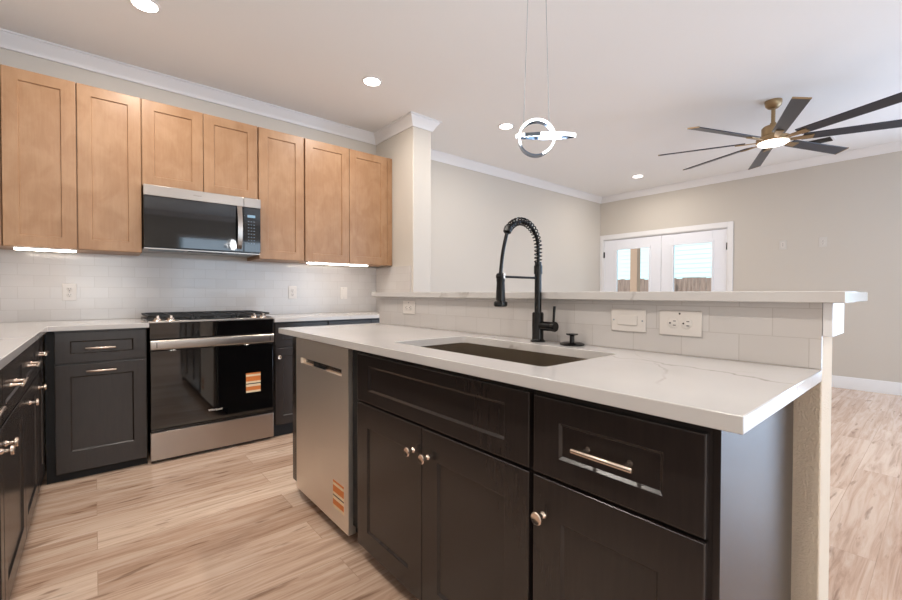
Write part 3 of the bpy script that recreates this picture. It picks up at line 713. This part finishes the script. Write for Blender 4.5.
# ------------------------------------------------------------------ outlets and switches
def face_map(O, u, n):
    O = Vector(O); u = Vector(u); n = Vector(n)
    def f_(a, c, d): return O+u*a+Vector((0, 0, 1))*c+n*d
    return f_
def slab(mb, F, a0, a1, c0, c1, d0, d1, mi=0):
    mb.add([F(a, c, d) for a in (a0, a1) for c in (c0, c1) for d in (d0, d1)],
           [(0, 1, 3, 2), (4, 6, 7, 5), (0, 4, 5, 1), (2, 3, 7, 6), (0, 2, 6, 4), (1, 5, 7, 3)], mi)
def outlet(label, O, u, n, w_, h_, kind, group='outlet and switch plates', cat='outlet', name='wall_outlet'):
    F = face_map(O, u, n); t = thing(name, label, cat, O, group)
    mb = MB(); slab(mb, F, -w_/2, w_/2, -h_/2, h_/2, .0003, .006); mb.build('plate', 'white_plastic' if kind != 'jack' and 'farther' not in label else 'wall_plastic', t, bevel=.003)
    hor = w_ > h_
    if kind == 'duplex':
        for s in (-1, 1):
            cx, cz = (s*.0195, 0) if hor else (0, s*.0195)
            r = MB().lathe(F(cx, cz, .0061), n, [(.0165, 0), (.0165, .0012), (.0155, .0018)], 24).build('receptacle', 'white_plastic', t)
            sl_ = MB()
            for q in (-1, 1):
                if hor: slab(sl_, F, cx+.001, cx+.009, cz+q*.0065-.0012, cz+q*.0065+.0012, .0079, .0084)
                else: slab(sl_, F, cx+q*.0065-.0012, cx+q*.0065+.0012, cz-.001, cz+.008, .0079, .0084)
            g_ = F(cx-.008, cz, .0079) if hor else F(cx, cz-.008, .0079)
            sl_.lathe(g_, n, [(.0028, 0), (.0028, .0005)], 12); sl_.build('slots', 'slot_dark', r)
        MB().lathe(F(0, h_*.38 if hor else 0, .0061), n, [(.003, 0), (.0025, .0008)], 12).build('screw', 'slot_dark' if hor else 'grey_metal', t)
    elif kind == 'rocker':
        mb = MB(); a, c = (.034, .0165) if hor else (.0165, .034)
        slab(mb, F, -a, a, -c, c, .0061, .0095); mb.build('rocker', 'white_plastic', t, bevel=.002)
        for s in (-1, 1):
            MB().lathe(F(s*w_*.41, 0, .0061) if hor else F(0, s*h_*.41, .0061), n, [(.003, 0), (.0025, .0008)], 12).build('screw', 'grey_metal', t)
    elif kind == 'jack':
        mb = MB(); slab(mb, F, -.0165, .0165, -.034, .034, .0061, .0075); r = mb.build('insert', 'white_plastic', t, bevel=.001)
        mb = MB()
        for s in (-1, 1): mb.lathe(F(0, s*.012, .0076), n, [(.005, 0), (.005, .002)], 12)
        mb.build('ports', 'slot_dark', r)
    return t
outlet('white outlet on the tile wall left of the range', (-.131, YB-.009, 1.103), UX, NY, .075, .118, 'duplex')
outlet('white outlet on the tile wall just right of the range', (1.388, YB-.009, 1.105), UX, NY, .075, .118, 'duplex')
outlet('white switch on the range-wall tile near the stub wall', (1.893, YB-.009, 1.10), UX, NY, .075, .118, 'rocker', cat='switch', name='wall_switch')
outlet('sideways white outlet on the half-wall tile at the far island end', (IX, 2.008, 1.017), UYm, NX, .118, .075, 'duplex')
outlet('sideways white rocker switch on the half-wall tile right of the faucet', (IX, .703, 1.008), UYm, NX, .122, .076, 'rocker', cat='switch', name='wall_switch')
outlet('sideways white outlet with dark slots on half-wall tile near the open counter end', (IX, .537, 1.007), UYm, NX, .125, .078, 'duplex')
outlet('small white wall plate nearer the french doors of the two on that wall', (XR, 1.372, 1.722), UYm, NX, .075, .118, 'jack', 'jack plates on the right wall', 'jack plate', 'wall_jack')
outlet('small white wall plate farther from the french doors of the two on that wall', (XR, .987, 1.724), UYm, NX, .075, .118, 'duplex', 'jack plates on the right wall', 'jack plate', 'wall_jack')

# ------------------------------------------------------------------ ceiling lights
def downlight(label, x, y, power):
    t = thing('ceiling_light', label, 'ceiling light', (x, y, ZC), 'recessed ceiling lights')
    MB().lathe((x, y, ZC-.0003), (0, 0, -1), [(.078, 0), (.078, .003), (.068, .006), (.062, .006)], 36).build('trim_ring', 'trim_white', t)
    MB().lathe((x, y, ZC-.0066), (0, 0, -1), [(.061, 0), (.058, .002)], 36).build('lens', 'lamp_white', t)
    l = bpy.data.lights.new('downlight_lamp', 'AREA'); l.shape = 'DISK'; l.size = .11; l.energy = power; l.color = (1, .93, .84)
    lo = bpy.data.objects.new('downlight_lamp', l); COL.objects.link(lo); lo.location = (x, y, ZC-.0095)
    return t
PWR = 12
downlight('recessed ceiling light above the range, cut by the top edge', .233, 2.979, PWR)
downlight('round recessed ceiling light before the stub wall, left of the pendant', 1.655, 2.91, PWR)
downlight('recessed ceiling light just left of the ring pendant', 3.097, 2.831, PWR)
downlight('recessed ceiling light nearest the french doors, left of the fan', 5.806, 2.828, PWR)
for x, y in ((-.15, 1.55), (-.15, .1), (1.655, -1.2)):  # unseen lights added for fill; left pair set to glint on cabinet ledges
    downlight('added recessed ceiling light out of view, nearer the camera', x, y, PWR)

# ceiling air vent
v_ = thing('ceiling_vent', 'small ceiling air vent behind the fan blades', 'air vent', (5.923, .953, ZC))
MB().box(5.83, 6.02, .80, 1.10, ZC-.008, ZC-.0003).build('frame', 'trim_white', v_, bevel=.002)
mb = MB()
for i in range(8):
    x = 5.85+i*.02; mb.add([(x, .82, ZC-.0085), (x+.014, .82, ZC-.014), (x+.014, 1.08, ZC-.014), (x, 1.08, ZC-.0085), (x, .82, ZC-.0095), (x+.014, .82, ZC-.015), (x+.014, 1.08, ZC-.015), (x, 1.08, ZC-.0095)],
           [(0, 1, 2, 3), (4, 5, 6, 7), (0, 1, 5, 4), (1, 2, 6, 5), (2, 3, 7, 6), (3, 0, 4, 7)])
mb.build('louvers', 'slot_dark', v_)

# ceiling fan
FC = Vector((4.431, .989, 0)); fz = 2.398
fn = thing('ceiling_fan', 'brass ceiling fan with eight dark blades and a round light', 'ceiling fan', (FC.x, FC.y, ZC))
MB().lathe((FC.x, FC.y, ZC-.0003), (0, 0, -1), [(.062, 0), (.062, .020), (.056, .042), (.038, .060), (.026, .066)], 32).build('ceiling_cup', 'brass', fn)
MB().cyl((FC.x, FC.y, ZC-.0665), (FC.x, FC.y, 2.556), .015).build('downrod', 'brass', fn)
MB().lathe((FC.x, FC.y, 2.556), (0, 0, -1), [(.022, 0), (.024, .02), (.072, .030), (.082, .042), (.082, .110), (.076, .122)], 36).build('motor_housing', 'brass', fn)
MB().lathe((FC.x, FC.y, 2.4335), (0, 0, -1), [(.105, 0), (.119, .006), (.119, .038), (.112, .044)], 40).build('light_housing', 'brass', fn)
lo_ = MB().lathe((FC.x, FC.y, 2.3890), (0, 0, -1), [(.110, 0), (.110, .005), (.10, .011), (.07, .014), (0, .015)], 40).build('light_lens', 'fan_lamp', fn)
l = bpy.data.lights.new('fan_lamp', 'AREA'); l.shape = 'DISK'; l.size = .2; l.energy = 6; l.color = (1, .93, .86)
lo = bpy.data.objects.new('fan_lamp', l); COL.objects.link(lo); lo.location = (FC.x, FC.y, 2.370)
for i in range(8):
    th = math.radians(22.5+45*i); d_ = Vector((math.cos(th), math.sin(th), 0)); e_ = Vector((-math.sin(th), math.cos(th), 0)); pt = math.radians(-14)
    w_ = e_*math.cos(pt)+Vector((0, 0, math.sin(pt))); nn = d_.cross(w_); C0 = Vector((FC.x, FC.y, fz+.012))
    def plank(r0, r1, wa, wb_, th_, off=0):
        mb = MB(); vs = [C0+d_*r+w_*s*ww+nn*(o_+off) for r, ww in ((r0, wa), (r1, wb_)) for s in (-1, 1) for o_ in (-th_/2, th_/2)]
        return mb.add(vs, [(0, 1, 3, 2), (4, 6, 7, 5), (0, 4, 5, 1), (2, 3, 7, 6), (0, 2, 6, 4), (1, 5, 7, 3)])
    bl = plank(.20, .868, .046, .054, .009).build('blade', 'blade', fn, bevel=.003)
    plank(.8685, .878, .054, .0542, .010).build('tip_cap', 'brass', bl)
    plank(.100, .27, .014, .028, .008, -.0086).build('blade_arm', 'brass', bl)

# ring pendant over the bar
PC = Vector((1.35, 1.072, 1.716))
pn = thing('pendant_light', 'lit chrome ring pendant hanging on two thin wires over the bar', 'pendant light', (PC.x, PC.y, ZC))
MB().lathe((PC.x, PC.y, ZC-.0003), (0, 0, -1), [(.06, 0), (.06, .02), (.055, .025)], 32).build('ceiling_cup', 'chrome', pn)
def band(center, axis, a_dir, rad, width, th_, lit, t0=0, t1=360, seg=72):
    """circular metal band and its lit strip ('front' rim or 'outer' face) over the angles t0..t1"""
    ax = Vector(axis).normalized(); a = Vector(a_dir); a = (a-ax*a.dot(ax)).normalized(); b_ = ax.cross(a)
    def sec(corners, a0, a1):
        full = a1-a0 >= 360; n_ = max(3, int(seg*(a1-a0)/360)); vs = []; fs = []; m_ = n_ if full else n_+1
        for i in range(m_):
            t = math.radians(a0+(a1-a0)*i/n_); er = a*math.cos(t)+b_*math.sin(t)
            for o_, h_ in corners: vs.append(center+er*(rad+o_)+ax*h_)
        for i in range(n_):
            j = (i+1) % m_
            for k_ in range(4): fs.append((i*4+k_, i*4+(k_+1) % 4, j*4+(k_+1) % 4, j*4+k_))
        if not full: fs += [(0, 1, 2, 3), tuple(4*(m_-1)+q for q in range(4))]
        return MB().add(vs, fs)
    w_ = width/2
    met = sec(((0, -w_), (th_, -w_), (th_, w_), (0, w_)), 0, 360)
    if lit == 'front': rim = sec(((-.001, w_+.0002), (th_+.001, w_+.0002), (th_+.001, w_+.005), (-.001, w_+.005)), t0, t1)
    else: rim = sec(((th_+.0002, -w_*.85), (th_+.003, -w_*.85), (th_+.003, w_*.85), (th_+.0002, w_*.85)), t0, t1)
    return met, rim
toc = Vector((0, 0, 1.0977))-PC; toc.z = 0; toc.normalize()
side = Vector((-toc.y, toc.x, 0))             # along the hoop, towards the near island end
if side.dot(rgt) < 0: side = -side
met, rim = band(PC, toc+side*.12, side, .066, .034, .005, 'front', -70, 205)
r1_ = met.build('ring', 'dark_chrome', pn); rim.build('lit_rim', 'led_cool', r1_)
C2 = PC+side*.036+Vector((0, 0, .008))
met, rim = band(C2, Vector((0, 0, .94))+toc*.27+side*.05, side, .108, .014, .005, 'outer', -100, 225)
r2_ = met.build('ring', 'dark_chrome', pn); rim.build('lit_strip', 'led_cool', r2_)
for s in (-1, 1):
    MB().tube([(PC.x+side.x*s*.022, PC.y+side.y*s*.022, ZC-.026), (PC.x+side.x*s*.05, PC.y+side.y*s*.05, PC.z+.052)], .0011, 8).build('wire', 'grey_metal', pn)
l = bpy.data.lights.new('pendant_lamp', 'POINT'); l.energy = 5; l.shadow_soft_size = .06; l.color = (.97, .98, 1)
lo = bpy.data.objects.new('pendant_lamp', l); COL.objects.link(lo); lo.location = (PC.x, PC.y, PC.z)
